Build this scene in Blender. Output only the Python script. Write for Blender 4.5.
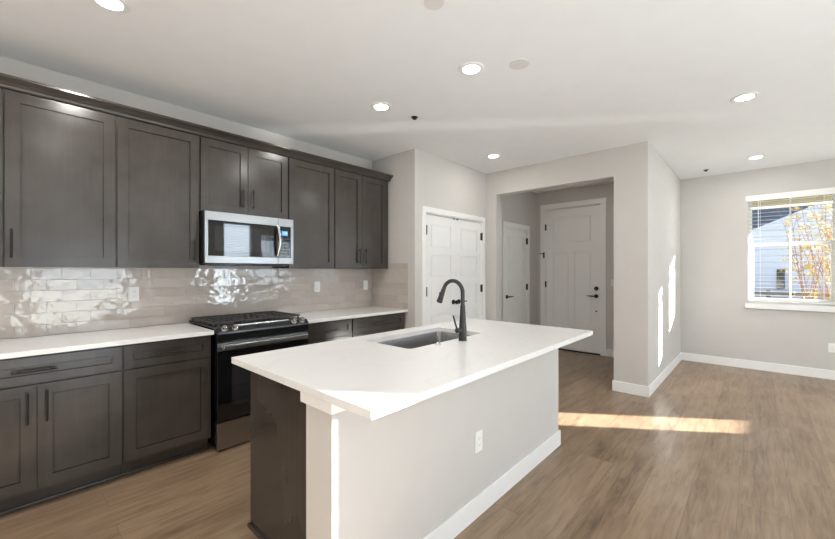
import bpy, bmesh, math, random
from mathutils import Vector, Matrix
for _o in list(bpy.data.objects):
    bpy.data.objects.remove(_o, do_unlink=True)
SC = bpy.context.scene
COL = SC.collection
R = math.radians
rnd = random.Random(7)

# ------------------------------------------------------------------ camera
CAMH = 1.353
YAW = 42.30
FPX = 374.46
cam = bpy.data.objects.new('camera', bpy.data.cameras.new('camera'))
COL.objects.link(cam)
cam.location = (0, 0, CAMH)
cam.rotation_euler = (R(90), 0, R(YAW - 90))
cam.data.sensor_fit = 'HORIZONTAL'
cam.data.sensor_width = 36.0
cam.data.lens = FPX / 835 * 36.0
cam.data.shift_y = (270.96 - 269.5) / 835
cam.data.clip_start = 0.05
SC.camera = cam

# ------------------------------------------------------------------ light and exposure
SC.view_settings.view_transform = 'Standard'
SC.view_settings.look = 'None'
SC.view_settings.gamma = 1.0
SC.view_settings.use_curve_mapping = False
SC.view_settings.exposure = 0.58
SC.cycles.use_denoising = True
SC.cycles.max_bounces = 10
SC.cycles.diffuse_bounces = 6
SC.cycles.glossy_bounces = 5
SC.cycles.transparent_max_bounces = 24
SC.cycles.sample_clamp_indirect = 6.0

W = bpy.data.worlds.new('sky')
SC.world = W
W.use_nodes = True
_bg = W.node_tree.nodes['Background']
_bg.inputs['Color'].default_value = (0.78, 0.88, 1.0, 1)
_bg.inputs['Strength'].default_value = 1.35

SUN_T = 0.25                                   # tangent of the sun's elevation
sun = bpy.data.objects.new('sun', bpy.data.lights.new('sun', 'SUN'))
COL.objects.link(sun)
sun.data.energy = 42.0
sun.data.angle = R(0.6)
sun.data.color = (1.0, 0.97, 0.94)
sun.rotation_euler = Vector((0.58, -0.81, SUN_T)).to_track_quat('Z', 'Y').to_euler()


def area(name, loc, rot, sx, sy, power, color=(1, 1, 1), spread=180):
    l = bpy.data.lights.new(name, 'AREA')
    l.shape = 'RECTANGLE'
    l.size, l.size_y = sx, sy
    l.energy = power
    l.color = color
    l.spread = R(spread)
    o = bpy.data.objects.new(name, l)
    COL.objects.link(o)
    o.location = loc
    o.rotation_euler = rot
    return o


DAY = (0.75, 0.885, 1.0)
# area lamps added for daylight at the sliding door, tall window and living window,
# some tilted up to brighten the ceiling
area('daylight_sliding_door', (1.12, -3.90, 1.05), (R(115), 0, 0), 1.6, 1.9, 17, DAY)
area('daylight_tall_window', (4.22, -4.056, 1.63), (R(90), 0, 0), 0.66, 1.95, 30, DAY)
area('daylight_living_window', (5.35, -3.90, 1.6), (R(115), 0, 0), 0.9, 1.4, 10, DAY)
area('dining_fill_lamp', (6.90, -2.35, 1.6), (R(90), 0, R(90)), 0.9, 1.3, 4, DAY)  # added fill lamp in front of the solid dining wall
# upward fill lamps added at unseen floor, standing in for sunlight bounced to the ceiling
area('floor_fill_lamp', (0.7, -2.4, 0.02), (R(180), 0, 0), 3.6, 2.4, 88, (0.79, 0.915, 1.0))
area('kitchen_floor_fill_lamp', (-1.35, 0.6, 0.02), (R(180), 0, 0), 1.7, 2.4, 6, (0.85, 0.94, 1.0))

# narrow spots added above the step window sill imitate a sun streak on the ceiling
STREAK_POS = Vector((6.72, -2.96, 1.02))
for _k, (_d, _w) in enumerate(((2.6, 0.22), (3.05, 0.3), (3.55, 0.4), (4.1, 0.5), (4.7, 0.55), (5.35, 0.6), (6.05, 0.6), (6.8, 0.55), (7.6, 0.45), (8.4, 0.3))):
    _t = Vector((STREAK_POS.x - 0.6 * _d, STREAK_POS.y + 0.8 * _d, 2.745))
    _v = _t - STREAK_POS
    _l = bpy.data.lights.new('streak_spot', 'SPOT')
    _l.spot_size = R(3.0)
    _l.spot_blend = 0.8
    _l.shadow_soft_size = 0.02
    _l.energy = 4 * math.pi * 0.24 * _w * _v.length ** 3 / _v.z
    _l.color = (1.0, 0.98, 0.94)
    _o = bpy.data.objects.new('streak_spot', _l)
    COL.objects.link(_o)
    _o.location = STREAK_POS
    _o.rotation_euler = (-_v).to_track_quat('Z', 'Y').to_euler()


# ------------------------------------------------------------------ materials
def new_mat(name):
    m = bpy.data.materials.new(name)
    m.use_nodes = True
    nt = m.node_tree
    return m, nt, nt.nodes['Principled BSDF']


def N(nt, kind, **kw):
    n = nt.nodes.new(kind)
    for k, v in kw.items():
        setattr(n, k, v)
    return n


def ramp(nt, stops):
    n = N(nt, 'ShaderNodeValToRGB')
    e = n.color_ramp.elements
    while len(e) < len(stops):
        e.new(0.5)
    for i, (p, c) in enumerate(stops):
        e[i].position = p
        e[i].color = (*c, 1) if len(c) == 3 else c
    return n


def simple(name, col, rough=0.5, metal=0.0, bump=0.0, bscale=200.0, spec=0.5, coat=0.0, var=0.03, vscale=6.0):
    m, nt, b = new_mat(name)
    L = nt.links.new
    tc = N(nt, 'ShaderNodeTexCoord')
    nz = N(nt, 'ShaderNodeTexNoise')
    nz.inputs['Scale'].default_value = vscale
    nz.inputs['Detail'].default_value = 4
    L(tc.outputs['Object'], nz.inputs['Vector'])
    lo = tuple(max(0, c * (1 - var)) for c in col)
    hi = tuple(min(1, c * (1 + var)) for c in col)
    rp = ramp(nt, [(0.3, lo), (0.7, hi)])
    L(nz.outputs['Fac'], rp.inputs['Fac'])
    L(rp.outputs['Color'], b.inputs['Base Color'])
    b.inputs['Roughness'].default_value = rough
    b.inputs['Metallic'].default_value = metal
    b.inputs['Specular IOR Level'].default_value = spec
    b.inputs['Coat Weight'].default_value = coat
    if bump:
        n2 = N(nt, 'ShaderNodeTexNoise')
        n2.inputs['Scale'].default_value = bscale
        n2.inputs['Detail'].default_value = 3
        L(tc.outputs['Object'], n2.inputs['Vector'])
        bp = N(nt, 'ShaderNodeBump')
        bp.inputs['Strength'].default_value = bump
        bp.inputs['Distance'].default_value = 0.002
        L(n2.outputs['Fac'], bp.inputs['Height'])
        L(bp.outputs['Normal'], b.inputs['Normal'])
    return m


M = {}
M['wall'] = simple('wall_paint', (0.59, 0.57, 0.545), 0.75, bump=0.12, bscale=160, spec=0.25, var=0.012)
M['ceiling'] = simple('ceiling_paint', (0.85, 0.862, 0.87), 0.9, bump=0.15, bscale=120, spec=0.15, var=0.01)
M['trim'] = simple('white_trim_paint', (0.87, 0.87, 0.86), 0.38, var=0.008)
M['door_white'] = simple('white_door_paint', (0.86, 0.86, 0.85), 0.36, var=0.008)
M['plastic'] = simple('white_plastic', (0.84, 0.84, 0.83), 0.35, var=0.005)
M['slat'] = simple('off_white_slats', (0.58, 0.57, 0.53), 0.5, var=0.005)
M['cover'] = simple('pale_cover_plastic', (0.72, 0.71, 0.70), 0.5, var=0.005)
M['slot'] = simple('dark_slot', (0.05, 0.05, 0.05), 0.6)
M['black_metal'] = simple('matte_black_metal', (0.014, 0.013, 0.013), 0.42, metal=0.0, spec=0.35)
M['faucet'] = simple('matte_black_faucet', (0.022, 0.022, 0.023), 0.34, metal=0.0, spec=0.6)
M['enamel'] = simple('black_enamel', (0.012, 0.012, 0.013), 0.18)
M['black_glass'] = simple('black_glass', (0.006, 0.006, 0.007), 0.015, spec=0.8)
M['iron'] = simple('cast_iron', (0.045, 0.045, 0.047), 0.6, bump=0.3, bscale=300)
M['chrome'] = simple('polished_steel', (0.72, 0.72, 0.72), 0.16, metal=1.0)
M['mesh_glass'] = simple('grey_oven_glass', (0.022, 0.022, 0.024), 0.015, spec=0.9)
M['screen'] = simple('dark_panel', (0.02, 0.02, 0.022), 0.2)


def steel_mat(name, axis, col=(0.37, 0.37, 0.37), rough=0.30):
    m, nt, b = new_mat(name)
    L = nt.links.new
    tc = N(nt, 'ShaderNodeTexCoord')
    mp = N(nt, 'ShaderNodeMapping')
    mp.inputs['Scale'].default_value = axis
    nz = N(nt, 'ShaderNodeTexNoise')
    nz.inputs['Scale'].default_value = 3
    nz.inputs['Detail'].default_value = 6
    L(tc.outputs['Object'], mp.inputs['Vector'])
    L(mp.outputs['Vector'], nz.inputs['Vector'])
    rp = ramp(nt, [(0.25, tuple(c * 0.9 for c in col)), (0.75, tuple(c * 1.08 for c in col))])
    L(nz.outputs['Fac'], rp.inputs['Fac'])
    L(rp.outputs['Color'], b.inputs['Base Color'])
    b.inputs['Metallic'].default_value = 1
    mr = N(nt, 'ShaderNodeMapRange')
    mr.inputs['To Min'].default_value = rough - 0.06
    mr.inputs['To Max'].default_value = rough + 0.06
    L(nz.outputs['Fac'], mr.inputs['Value'])
    L(mr.outputs['Result'], b.inputs['Roughness'])
    return m


M['steel'] = steel_mat('brushed_steel', (2, 2, 160))
M['sink_steel'] = steel_mat('sink_steel', (3, 90, 90), (0.46, 0.46, 0.46), 0.25)


def cabinet_mat():
    m, nt, b = new_mat('espresso_stained_maple')
    L = nt.links.new
    tc = N(nt, 'ShaderNodeTexCoord')
    mp = N(nt, 'ShaderNodeMapping')
    mp.inputs['Scale'].default_value = (14, 14, 0.9)
    L(tc.outputs['Object'], mp.inputs['Vector'])
    g = N(nt, 'ShaderNodeTexNoise')
    g.inputs['Scale'].default_value = 3.0
    g.inputs['Detail'].default_value = 8
    L(mp.outputs['Vector'], g.inputs['Vector'])
    bl = N(nt, 'ShaderNodeTexNoise')
    bl.inputs['Scale'].default_value = 5.0
    bl.inputs['Detail'].default_value = 5
    L(tc.outputs['Object'], bl.inputs['Vector'])
    ad = N(nt, 'ShaderNodeMath', operation='MULTIPLY_ADD')
    ad.inputs[1].default_value = 0.25
    L(g.outputs['Fac'], ad.inputs[0])
    m2 = N(nt, 'ShaderNodeMath', operation='MULTIPLY')
    m2.inputs[1].default_value = 0.75
    L(bl.outputs['Fac'], m2.inputs[0])
    L(m2.outputs[0], ad.inputs[2])
    rp = ramp(nt, [(0.25, (0.040, 0.0335, 0.029)), (0.75, (0.066, 0.057, 0.050))])
    L(ad.outputs[0], rp.inputs['Fac'])
    L(rp.outputs['Color'], b.inputs['Base Color'])
    b.inputs['Roughness'].default_value = 0.21
    b.inputs['Specular IOR Level'].default_value = 0.5
    return m


M['cab'] = cabinet_mat()
M['cab_edge'] = simple('dark_cabinet_gap', (0.020, 0.017, 0.015), 0.6)


def quartz_mat():
    m, nt, b = new_mat('white_quartz')
    L = nt.links.new
    tc = N(nt, 'ShaderNodeTexCoord')
    w = N(nt, 'ShaderNodeTexNoise')
    w.inputs['Scale'].default_value = 1.6
    w.inputs['Detail'].default_value = 7
    w.inputs['Distortion'].default_value = 1.4
    L(tc.outputs['Object'], w.inputs['Vector'])
    rp = ramp(nt, [(0.0, (0.80, 0.795, 0.785)), (0.475, (0.80, 0.795, 0.785)), (0.5, (0.775, 0.77, 0.762)),
                   (0.525, (0.80, 0.795, 0.785)), (1.0, (0.82, 0.815, 0.805))])
    L(w.outputs['Fac'], rp.inputs['Fac'])
    L(rp.outputs['Color'], b.inputs['Base Color'])
    b.inputs['Roughness'].default_value = 0.16
    return m


M['quartz'] = quartz_mat()


def tile_mat(name, axis):
    m, nt, b = new_mat(name)
    L = nt.links.new
    tc = N(nt, 'ShaderNodeTexCoord')
    sp = N(nt, 'ShaderNodeSeparateXYZ')
    cb = N(nt, 'ShaderNodeCombineXYZ')
    L(tc.outputs['Object'], sp.inputs[0])
    L(sp.outputs[axis], cb.inputs[0])
    L(sp.outputs[2], cb.inputs[1])
    br = N(nt, 'ShaderNodeTexBrick')
    br.offset = 0.5
    br.inputs['Color1'].default_value = (0, 0, 0, 1)
    br.inputs['Color2'].default_value = (1, 1, 1, 1)
    br.inputs['Mortar'].default_value = (0.5, 0.5, 0.5, 1)
    br.inputs['Scale'].default_value = 1.0
    br.inputs['Mortar Size'].default_value = 0.0011
    br.inputs['Mortar Smooth'].default_value = 0.15
    br.inputs['Brick Width'].default_value = 0.152
    br.inputs['Row Height'].default_value = 0.0765
    L(cb.outputs[0], br.inputs['Vector'])
    base = ramp(nt, [(0.0, (0.485, 0.43, 0.385)), (1.0, (0.56, 0.505, 0.46))])
    L(br.outputs['Color'], base.inputs['Fac'])
    mx = N(nt, 'ShaderNodeMixRGB')
    L(br.outputs['Fac'], mx.inputs['Fac'])
    L(base.outputs['Color'], mx.inputs['Color1'])
    mx.inputs['Color2'].default_value = (0.47, 0.42, 0.38, 1)
    L(mx.outputs['Color'], b.inputs['Base Color'])
    rr = N(nt, 'ShaderNodeMapRange')
    rr.inputs['To Min'].default_value = 0.06
    rr.inputs['To Max'].default_value = 0.6
    L(br.outputs['Fac'], rr.inputs['Value'])
    L(rr.outputs['Result'], b.inputs['Roughness'])
    # each hand-made tile has its own ripple: shift the noise by the tile's random value
    sh = N(nt, 'ShaderNodeVectorMath', operation='MULTIPLY')
    L(br.outputs['Color'], sh.inputs[0])
    sh.inputs[1].default_value = (7, 5, 9)
    av = N(nt, 'ShaderNodeVectorMath', operation='ADD')
    L(cb.outputs[0], av.inputs[0])
    L(sh.outputs[0], av.inputs[1])
    nz = N(nt, 'ShaderNodeTexNoise')
    nz.inputs['Scale'].default_value = 12
    nz.inputs['Detail'].default_value = 1.5
    L(av.outputs[0], nz.inputs['Vector'])
    inv = N(nt, 'ShaderNodeMath', operation='MULTIPLY_ADD')
    inv.inputs[1].default_value = -0.35
    L(br.outputs['Fac'], inv.inputs[0])
    L(nz.outputs['Fac'], inv.inputs[2])
    bp = N(nt, 'ShaderNodeBump')
    bp.inputs['Strength'].default_value = 0.62
    bp.inputs['Distance'].default_value = 0.006
    L(inv.outputs[0], bp.inputs['Height'])
    L(bp.outputs['Normal'], b.inputs['Normal'])
    b.inputs['Specular IOR Level'].default_value = 1.0
    return m


M['tile_x'] = tile_mat('glazed_tile_long_wall', 0)
M['tile_y'] = tile_mat('glazed_tile_return_wall', 1)


def floor_mat():
    m, nt, b = new_mat('oak_plank_floor')
    L = nt.links.new
    tc = N(nt, 'ShaderNodeTexCoord')
    mp = N(nt, 'ShaderNodeMapping')
    mp.inputs['Location'].default_value = (0.35, -0.055, 0)
    L(tc.outputs['Object'], mp.inputs['Vector'])
    br = N(nt, 'ShaderNodeTexBrick')
    br.offset = 0.37
    br.offset_frequency = 2
    br.inputs['Color1'].default_value = (0, 0, 0, 1)
    br.inputs['Color2'].default_value = (1, 1, 1, 1)
    br.inputs['Mortar'].default_value = (0.2, 0.2, 0.2, 1)
    br.inputs['Scale'].default_value = 1.0
    br.inputs['Mortar Size'].default_value = 0.0012
    br.inputs['Brick Width'].default_value = 1.52
    br.inputs['Row Height'].default_value = 0.222
    L(mp.outputs[0], br.inputs['Vector'])
    sh = N(nt, 'ShaderNodeVectorMath', operation='MULTIPLY')
    L(br.outputs['Color'], sh.inputs[0])
    sh.inputs[1].default_value = (13, 7, 3)
    av = N(nt, 'ShaderNodeVectorMath', operation='ADD')
    L(mp.outputs[0], av.inputs[0])
    L(sh.outputs[0], av.inputs[1])
    st = N(nt, 'ShaderNodeMapping')
    st.inputs['Scale'].default_value = (0.9, 9, 1)
    L(av.outputs[0], st.inputs['Vector'])
    g1 = N(nt, 'ShaderNodeTexNoise')
    g1.inputs['Scale'].default_value = 3.6
    g1.inputs['Detail'].default_value = 9
    g1.inputs['Roughness'].default_value = 0.62
    g1.inputs['Distortion'].default_value = 0.6
    L(st.outputs[0], g1.inputs['Vector'])
    st2 = N(nt, 'ShaderNodeMapping')
    st2.inputs['Scale'].default_value = (1.1, 3.2, 1)
    L(av.outputs[0], st2.inputs['Vector'])
    g2 = N(nt, 'ShaderNodeTexNoise')
    g2.inputs['Scale'].default_value = 2.6
    g2.inputs['Detail'].default_value = 4
    L(st2.outputs[0], g2.inputs['Vector'])
    a1 = N(nt, 'ShaderNodeMath', operation='MULTIPLY')
    a1.inputs[1].default_value = 0.66
    L(g1.outputs['Fac'], a1.inputs[0])
    a2 = N(nt, 'ShaderNodeMath', operation='MULTIPLY_ADD')
    a2.inputs[1].default_value = 0.38
    L(g2.outputs['Fac'], a2.inputs[0])
    L(a1.outputs[0], a2.inputs[2])
    bw = N(nt, 'ShaderNodeRGBToBW')
    L(br.outputs['Color'], bw.inputs[0])
    a3 = N(nt, 'ShaderNodeMath', operation='MULTIPLY_ADD')
    a3.inputs[1].default_value = 0.13
    L(bw.outputs[0], a3.inputs[0])
    L(a2.outputs[0], a3.inputs[2])
    rp = ramp(nt, [(0.37, (0.108, 0.070, 0.042)), (0.505, (0.208, 0.138, 0.085)), (0.645, (0.284, 0.198, 0.127)),
                   (0.83, (0.360, 0.262, 0.176))])
    L(a3.outputs[0], rp.inputs['Fac'])
    # small knots
    vo = N(nt, 'ShaderNodeTexVoronoi')
    vo.inputs['Scale'].default_value = 1.6
    sv = N(nt, 'ShaderNodeMapping')
    sv.inputs['Scale'].default_value = (1, 2.2, 1)
    L(av.outputs[0], sv.inputs['Vector'])
    L(sv.outputs[0], vo.inputs['Vector'])
    kn = ramp(nt, [(0.0, (0.55, 0.5, 0.47)), (0.03, (0.72, 0.69, 0.66)), (0.075, (1, 1, 1))])
    L(vo.outputs['Distance'], kn.inputs['Fac'])
    mk = N(nt, 'ShaderNodeMixRGB', blend_type='MULTIPLY')
    mk.inputs['Fac'].default_value = 0.85
    L(rp.outputs['Color'], mk.inputs['Color1'])
    L(kn.outputs['Color'], mk.inputs['Color2'])
    mx = N(nt, 'ShaderNodeMixRGB')
    L(br.outputs['Fac'], mx.inputs['Fac'])
    L(mk.outputs['Color'], mx.inputs['Color1'])
    mx.inputs['Color2'].default_value = (0.15, 0.108, 0.076, 1)
    L(mx.outputs['Color'], b.inputs['Base Color'])
    b.inputs['Roughness'].default_value = 0.31
    b.inputs['Specular IOR Level'].default_value = 0.5
    bp = N(nt, 'ShaderNodeBump')
    bp.inputs['Strength'].default_value = 0.12
    bp.inputs['Distance'].default_value = 0.002
    iv = N(nt, 'ShaderNodeMath', operation='SUBTRACT')
    L(g1.outputs['Fac'], iv.inputs[0])
    L(br.outputs['Fac'], iv.inputs[1])
    L(iv.outputs[0], bp.inputs['Height'])
    L(bp.outputs['Normal'], b.inputs['Normal'])
    return m


M['floor'] = floor_mat()


def glass_mat(name, tint=(1, 1, 1)):
    m, nt, b = new_mat(name)
    L = nt.links.new
    nt.nodes.remove(b)
    t = N(nt, 'ShaderNodeBsdfTransparent')
    t.inputs['Color'].default_value = (*tint, 1)
    g = N(nt, 'ShaderNodeBsdfGlossy')
    g.inputs['Roughness'].default_value = 0.02
    mx = N(nt, 'ShaderNodeMixShader')
    lw = N(nt, 'ShaderNodeLayerWeight')
    lw.inputs['Blend'].default_value = 0.12
    mu = N(nt, 'ShaderNodeMath', operation='MULTIPLY')
    mu.inputs[1].default_value = 0.6
    L(lw.outputs['Fresnel'], mu.inputs[0])
    L(mu.outputs[0], mx.inputs['Fac'])
    L(t.outputs[0], mx.inputs[1])
    L(g.outputs[0], mx.inputs[2])
    L(mx.outputs[0], nt.nodes['Material Output'].inputs['Surface'])
    return m


M['glass'] = glass_mat('window_glass', (0.97, 0.98, 0.98))


def emit_mat(name, col, s):
    m, nt, b = new_mat(name)
    b.inputs['Base Color'].default_value = (*col, 1)
    b.inputs['Emission Color'].default_value = (*col, 1)
    b.inputs['Emission Strength'].default_value = s
    b.inputs['Roughness'].default_value = 0.4
    return m


M['lamp'] = emit_mat('lit_lamp_lens', (1.0, 0.97, 0.93), 14.0)
M['lcd'] = emit_mat('blue_display', (0.10, 0.28, 0.62), 0.55)
M['lcd_digit'] = emit_mat('display_digits', (0.45, 0.72, 1.0), 0.9)


def siding_mat(name, col, pitch=0.15):
    m, nt, b = new_mat(name)
    L = nt.links.new
    tc = N(nt, 'ShaderNodeTexCoord')
    sp = N(nt, 'ShaderNodeSeparateXYZ')
    L(tc.outputs['Object'], sp.inputs[0])
    dv = N(nt, 'ShaderNodeMath', operation='DIVIDE')
    dv.inputs[1].default_value = pitch
    L(sp.outputs[2], dv.inputs[0])
    fr = N(nt, 'ShaderNodeMath', operation='FRACT')
    L(dv.outputs[0], fr.inputs[0])
    rp = ramp(nt, [(0.0, tuple(c * 0.55 for c in col)), (0.10, col), (1.0, col)])
    L(fr.outputs[0], rp.inputs['Fac'])
    L(rp.outputs['Color'], b.inputs['Base Color'])
    bp = N(nt, 'ShaderNodeBump')
    bp.inputs['Distance'].default_value = 0.02
    bp.inputs['Strength'].default_value = 0.6
    L(fr.outputs[0], bp.inputs['Height'])
    L(bp.outputs['Normal'], b.inputs['Normal'])
    b.inputs['Roughness'].default_value = 0.7
    return m


M['siding'] = siding_mat('pale_blue_siding', (0.40, 0.46, 0.58))
M['navy'] = siding_mat('navy_roof_shingles', (0.050, 0.066, 0.105), 0.14)
M['soffit'] = simple('olive_soffit', (0.20, 0.185, 0.13), 0.8)
M['fascia'] = simple('white_fascia', (0.85, 0.85, 0.84), 0.5)
M['ground'] = simple('dry_grass', (0.30, 0.29, 0.19), 0.95, bump=0.5, bscale=40, var=0.25, vscale=12)
M['fence'] = simple('grey_fence_boards', (0.12, 0.12, 0.125), 0.8, var=0.15)
M['leaf'] = simple('yellow_leaves', (0.46, 0.35, 0.09), 0.6, var=0.30, vscale=9)
M['stem'] = simple('brown_stems', (0.23, 0.13, 0.085), 0.8, var=0.2)
M['darkwin'] = simple('dark_window_glass', (0.05, 0.06, 0.06), 0.1)

# ------------------------------------------------------------------ builders
ORIGIN = {}


class MB:
    def __init__(self):
        self.bm = bmesh.new()

    def box(self, x0, x1, y0, y1, z0, z1, bev=0.0, seg=2):
        x0, x1 = min(x0, x1), max(x0, x1)
        y0, y1 = min(y0, y1), max(y0, y1)
        z0, z1 = min(z0, z1), max(z0, z1)
        mt = Matrix.Translation(((x0 + x1) / 2, (y0 + y1) / 2, (z0 + z1) / 2)) @ Matrix.Diagonal((x1 - x0, y1 - y0, z1 - z0, 1))
        r = bmesh.ops.create_cube(self.bm, size=1.0, matrix=mt)
        if bev > 0:
            ed = list({e for v in r['verts'] for e in v.link_edges})
            bmesh.ops.bevel(self.bm, geom=ed, offset=bev, segments=seg, affect='EDGES', profile=0.5)
        return self

    def cyl(self, p0, p1, r0, r1=None, seg=24, bev=0.0):
        p0, p1 = Vector(p0), Vector(p1)
        r1 = r0 if r1 is None else r1
        d = p1 - p0
        q = Vector((0, 0, 1)).rotation_difference(d.normalized()).to_matrix().to_4x4()
        mt = Matrix.Translation((p0 + p1) / 2) @ q
        r = bmesh.ops.create_cone(self.bm, cap_ends=True, segments=seg, radius1=r0, radius2=r1, depth=d.length, matrix=mt)
        if bev > 0:
            vs = set(r['verts'])
            ed = [e for e in {e for v in vs for e in v.link_edges} if len(e.link_faces) == 2 and any(len(f.verts) > 4 for f in e.link_faces)]
            bmesh.ops.bevel(self.bm, geom=ed, offset=bev, segments=2, affect='EDGES', profile=0.5)
        return self

    def tube(self, pts, rad, seg=16):
        pts = [Vector(p) for p in pts]
        n = len(pts)
        rads = rad if isinstance(rad, (list, tuple)) else [rad] * n
        tang = []
        for i in range(n):
            a = pts[max(0, i - 1)]
            b = pts[min(n - 1, i + 1)]
            tang.append((b - a).normalized())
        ref = Vector((1, 0, 0)) if abs(tang[0].x) < 0.8 else Vector((0, 1, 0))
        u = (ref - tang[0] * ref.dot(tang[0])).normalized()
        rings = []
        for i in range(n):
            t = tang[i]
            u = (u - t * u.dot(t)).normalized()
            v = t.cross(u)
            rings.append([self.bm.verts.new(pts[i] + (u * math.cos(2 * math.pi * k / seg) + v * math.sin(2 * math.pi * k / seg)) * rads[i]) for k in range(seg)])
        for i in range(n - 1):
            for k in range(seg):
                self.bm.faces.new((rings[i][k], rings[i][(k + 1) % seg], rings[i + 1][(k + 1) % seg], rings[i + 1][k]))
        self.bm.faces.new(list(reversed(rings[0])))
        self.bm.faces.new(rings[-1])
        return self

    def lathe(self, prof, c, seg=32, axis='z'):
        """profile of (radius, height) turned about a vertical axis through c"""
        c = Vector(c)
        rings = []
        for r, h in prof:
            ring = []
            for k in range(seg):
                a = 2 * math.pi * k / seg
                if axis == 'z':
                    p = Vector((r * math.cos(a), r * math.sin(a), h))
                elif axis == '-y':
                    p = Vector((r * math.cos(a), -h, r * math.sin(a)))
                else:  # '-x'
                    p = Vector((-h, r * math.sin(a), r * math.cos(a)))
                ring.append(self.bm.verts.new(c + p))
            rings.append(ring)
        for i in range(len(rings) - 1):
            for k in range(seg):
                self.bm.faces.new((rings[i][k], rings[i][(k + 1) % seg], rings[i + 1][(k + 1) % seg], rings[i + 1][k]))
        self.bm.faces.new(list(reversed(rings[0])))
        self.bm.faces.new(rings[-1])
        return self

    def extrude_x(self, prof, x0, x1):
        """closed (y,z) profile swept along x"""
        a = [self.bm.verts.new((x0, y, z)) for y, z in prof]
        b = [self.bm.verts.new((x1, y, z)) for y, z in prof]
        n = len(prof)
        for i in range(n):
            self.bm.faces.new((a[i], a[(i + 1) % n], b[(i + 1) % n], b[i]))
        self.bm.faces.new(list(reversed(a)))
        self.bm.faces.new(b)
        return self

    def build(self, name, mat, parent=None, origin=None, smooth=True, angle=35, weighted=True):
        bm = self.bm
        bmesh.ops.recalc_face_normals(bm, faces=bm.faces)
        if parent is not None:
            org = ORIGIN[parent.name]
        else:
            if origin is None:
                lo = [min(v.co[i] for v in bm.verts) for i in range(3)]
                hi = [max(v.co[i] for v in bm.verts) for i in range(3)]
                origin = ((lo[0] + hi[0]) / 2, (lo[1] + hi[1]) / 2, lo[2])
            org = Vector(origin)
        bmesh.ops.translate(bm, verts=bm.verts, vec=-org)
        me = bpy.data.meshes.new(name)
        bm.to_mesh(me)
        bm.free()
        if smooth:
            me.shade_smooth()
            me.set_sharp_from_angle(angle=R(angle))
        me.materials.append(M[mat])
        o = bpy.data.objects.new(name, me)
        COL.objects.link(o)
        if smooth and weighted:
            wn = o.modifiers.new('weighted_normals', 'WEIGHTED_NORMAL')
            wn.keep_sharp = True
            wn.weight = 90
        if parent is not None:
            o.parent = parent
        else:
            o.location = org
        ORIGIN[o.name] = org
        return o


def tag(o, label, cat, group=None, kind=None):
    if label:
        o['label'] = label
    if cat:
        o['category'] = cat
    if group:
        o['group'] = group
    if kind:
        o['kind'] = kind
    return o


def thing(name, label, cat, loc, group=None, kind=None):
    o = bpy.data.objects.new(name, None)
    o.empty_display_size = 0.1
    COL.objects.link(o)
    o.location = loc
    ORIGIN[o.name] = Vector(loc)
    return tag(o, label, cat, group, kind)


def struct(name, mb, mat, label, cat):
    return tag(mb.build(name, mat), label, cat, kind='structure')


def rrect(x0, x1, y0, y1, r, n=6):
    pts = []
    for cx, cy, a0 in ((x1 - r, y1 - r, 0), (x0 + r, y1 - r, 90), (x0 + r, y0 + r, 180), (x1 - r, y0 + r, 270)):
        for k in range(n + 1):
            a = R(a0 + 90 * k / n)
            pts.append((cx + r * math.cos(a), cy + r * math.sin(a)))
    return pts


# ------------------------------------------------------------------ room dimensions
ZC = 2.745        # ceiling
YW = 3.62         # kitchen wall
XR = 3.12         # return wall beside the counter
YP = 2.88         # pantry wall
XO = 4.63         # wall with the hall opening
YD = 0.875        # partition, dining side
XD = 6.93         # dining wall with the window
YB = -4.0         # living end, windows behind the camera
XL = -2.6         # left end
XF = 6.42         # front door wall
YH = 2.93         # hall left wall

struct('floor', MB().box(XL, XD + 0.2, YB - 0.2, YW + 0.2, -0.06, 0), 'floor',
       'wide grey-brown oak plank floor running through kitchen and dining area', 'floor')
struct('ceiling', MB().box(XL - 0.2, XD + 0.2, YB - 0.2, YW + 0.2, ZC, ZC + 0.12), 'ceiling',
       'smooth white flat ceiling with recessed lights', 'ceiling')
struct('wall_kitchen', MB().box(XL - 0.15, XR + 0.15, YW, YW + 0.15, 0, ZC), 'wall',
       'long greige wall behind the dark kitchen cabinets', 'wall')
struct('wall_return', MB().box(XR, XR + 0.12, YP, YW, 0, ZC), 'wall',
       'short greige return wall at the right end of the cabinets', 'wall')
# pantry wall with an opening for the double doors
PX0, PX1, PZ = 3.30, 4.515, 2.045
m = MB()
m.box(XR + 0.12, PX0, YP, YP + 0.12, 0, ZC)
m.box(PX1, XO, YP, YP + 0.12, 0, ZC)
m.box(PX0, PX1, YP, YP + 0.12, PZ, ZC)
struct('wall_pantry', m, 'wall', 'greige wall holding the white double pantry doors', 'wall')
struct('wall_pantry_back', MB().box(XR + 0.12, XO, YW, YW + 0.1, 0, ZC), 'wall', 'greige back wall inside the pantry closet', 'wall')
# wall with the hall opening
OY0, OY1, OZ, OT = 1.21, 2.72, 2.425, 0.15
m = MB()
m.box(XO, XO + OT, OY1, YP + 0.12, 0, ZC)
m.box(XO, XO + OT, YD, OY0, 0, ZC)
m.box(XO, XO + OT, OY0, OY1, OZ, ZC)
struct('wall_opening', m, 'wall', 'greige wall with the wide square opening into the entry hall', 'wall')
struct('wall_partition', MB().box(XO + OT, XD, YD, YD + 0.12, 0, ZC), 'wall',
       'bright partition wall between entry hall and dining area', 'wall')
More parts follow.
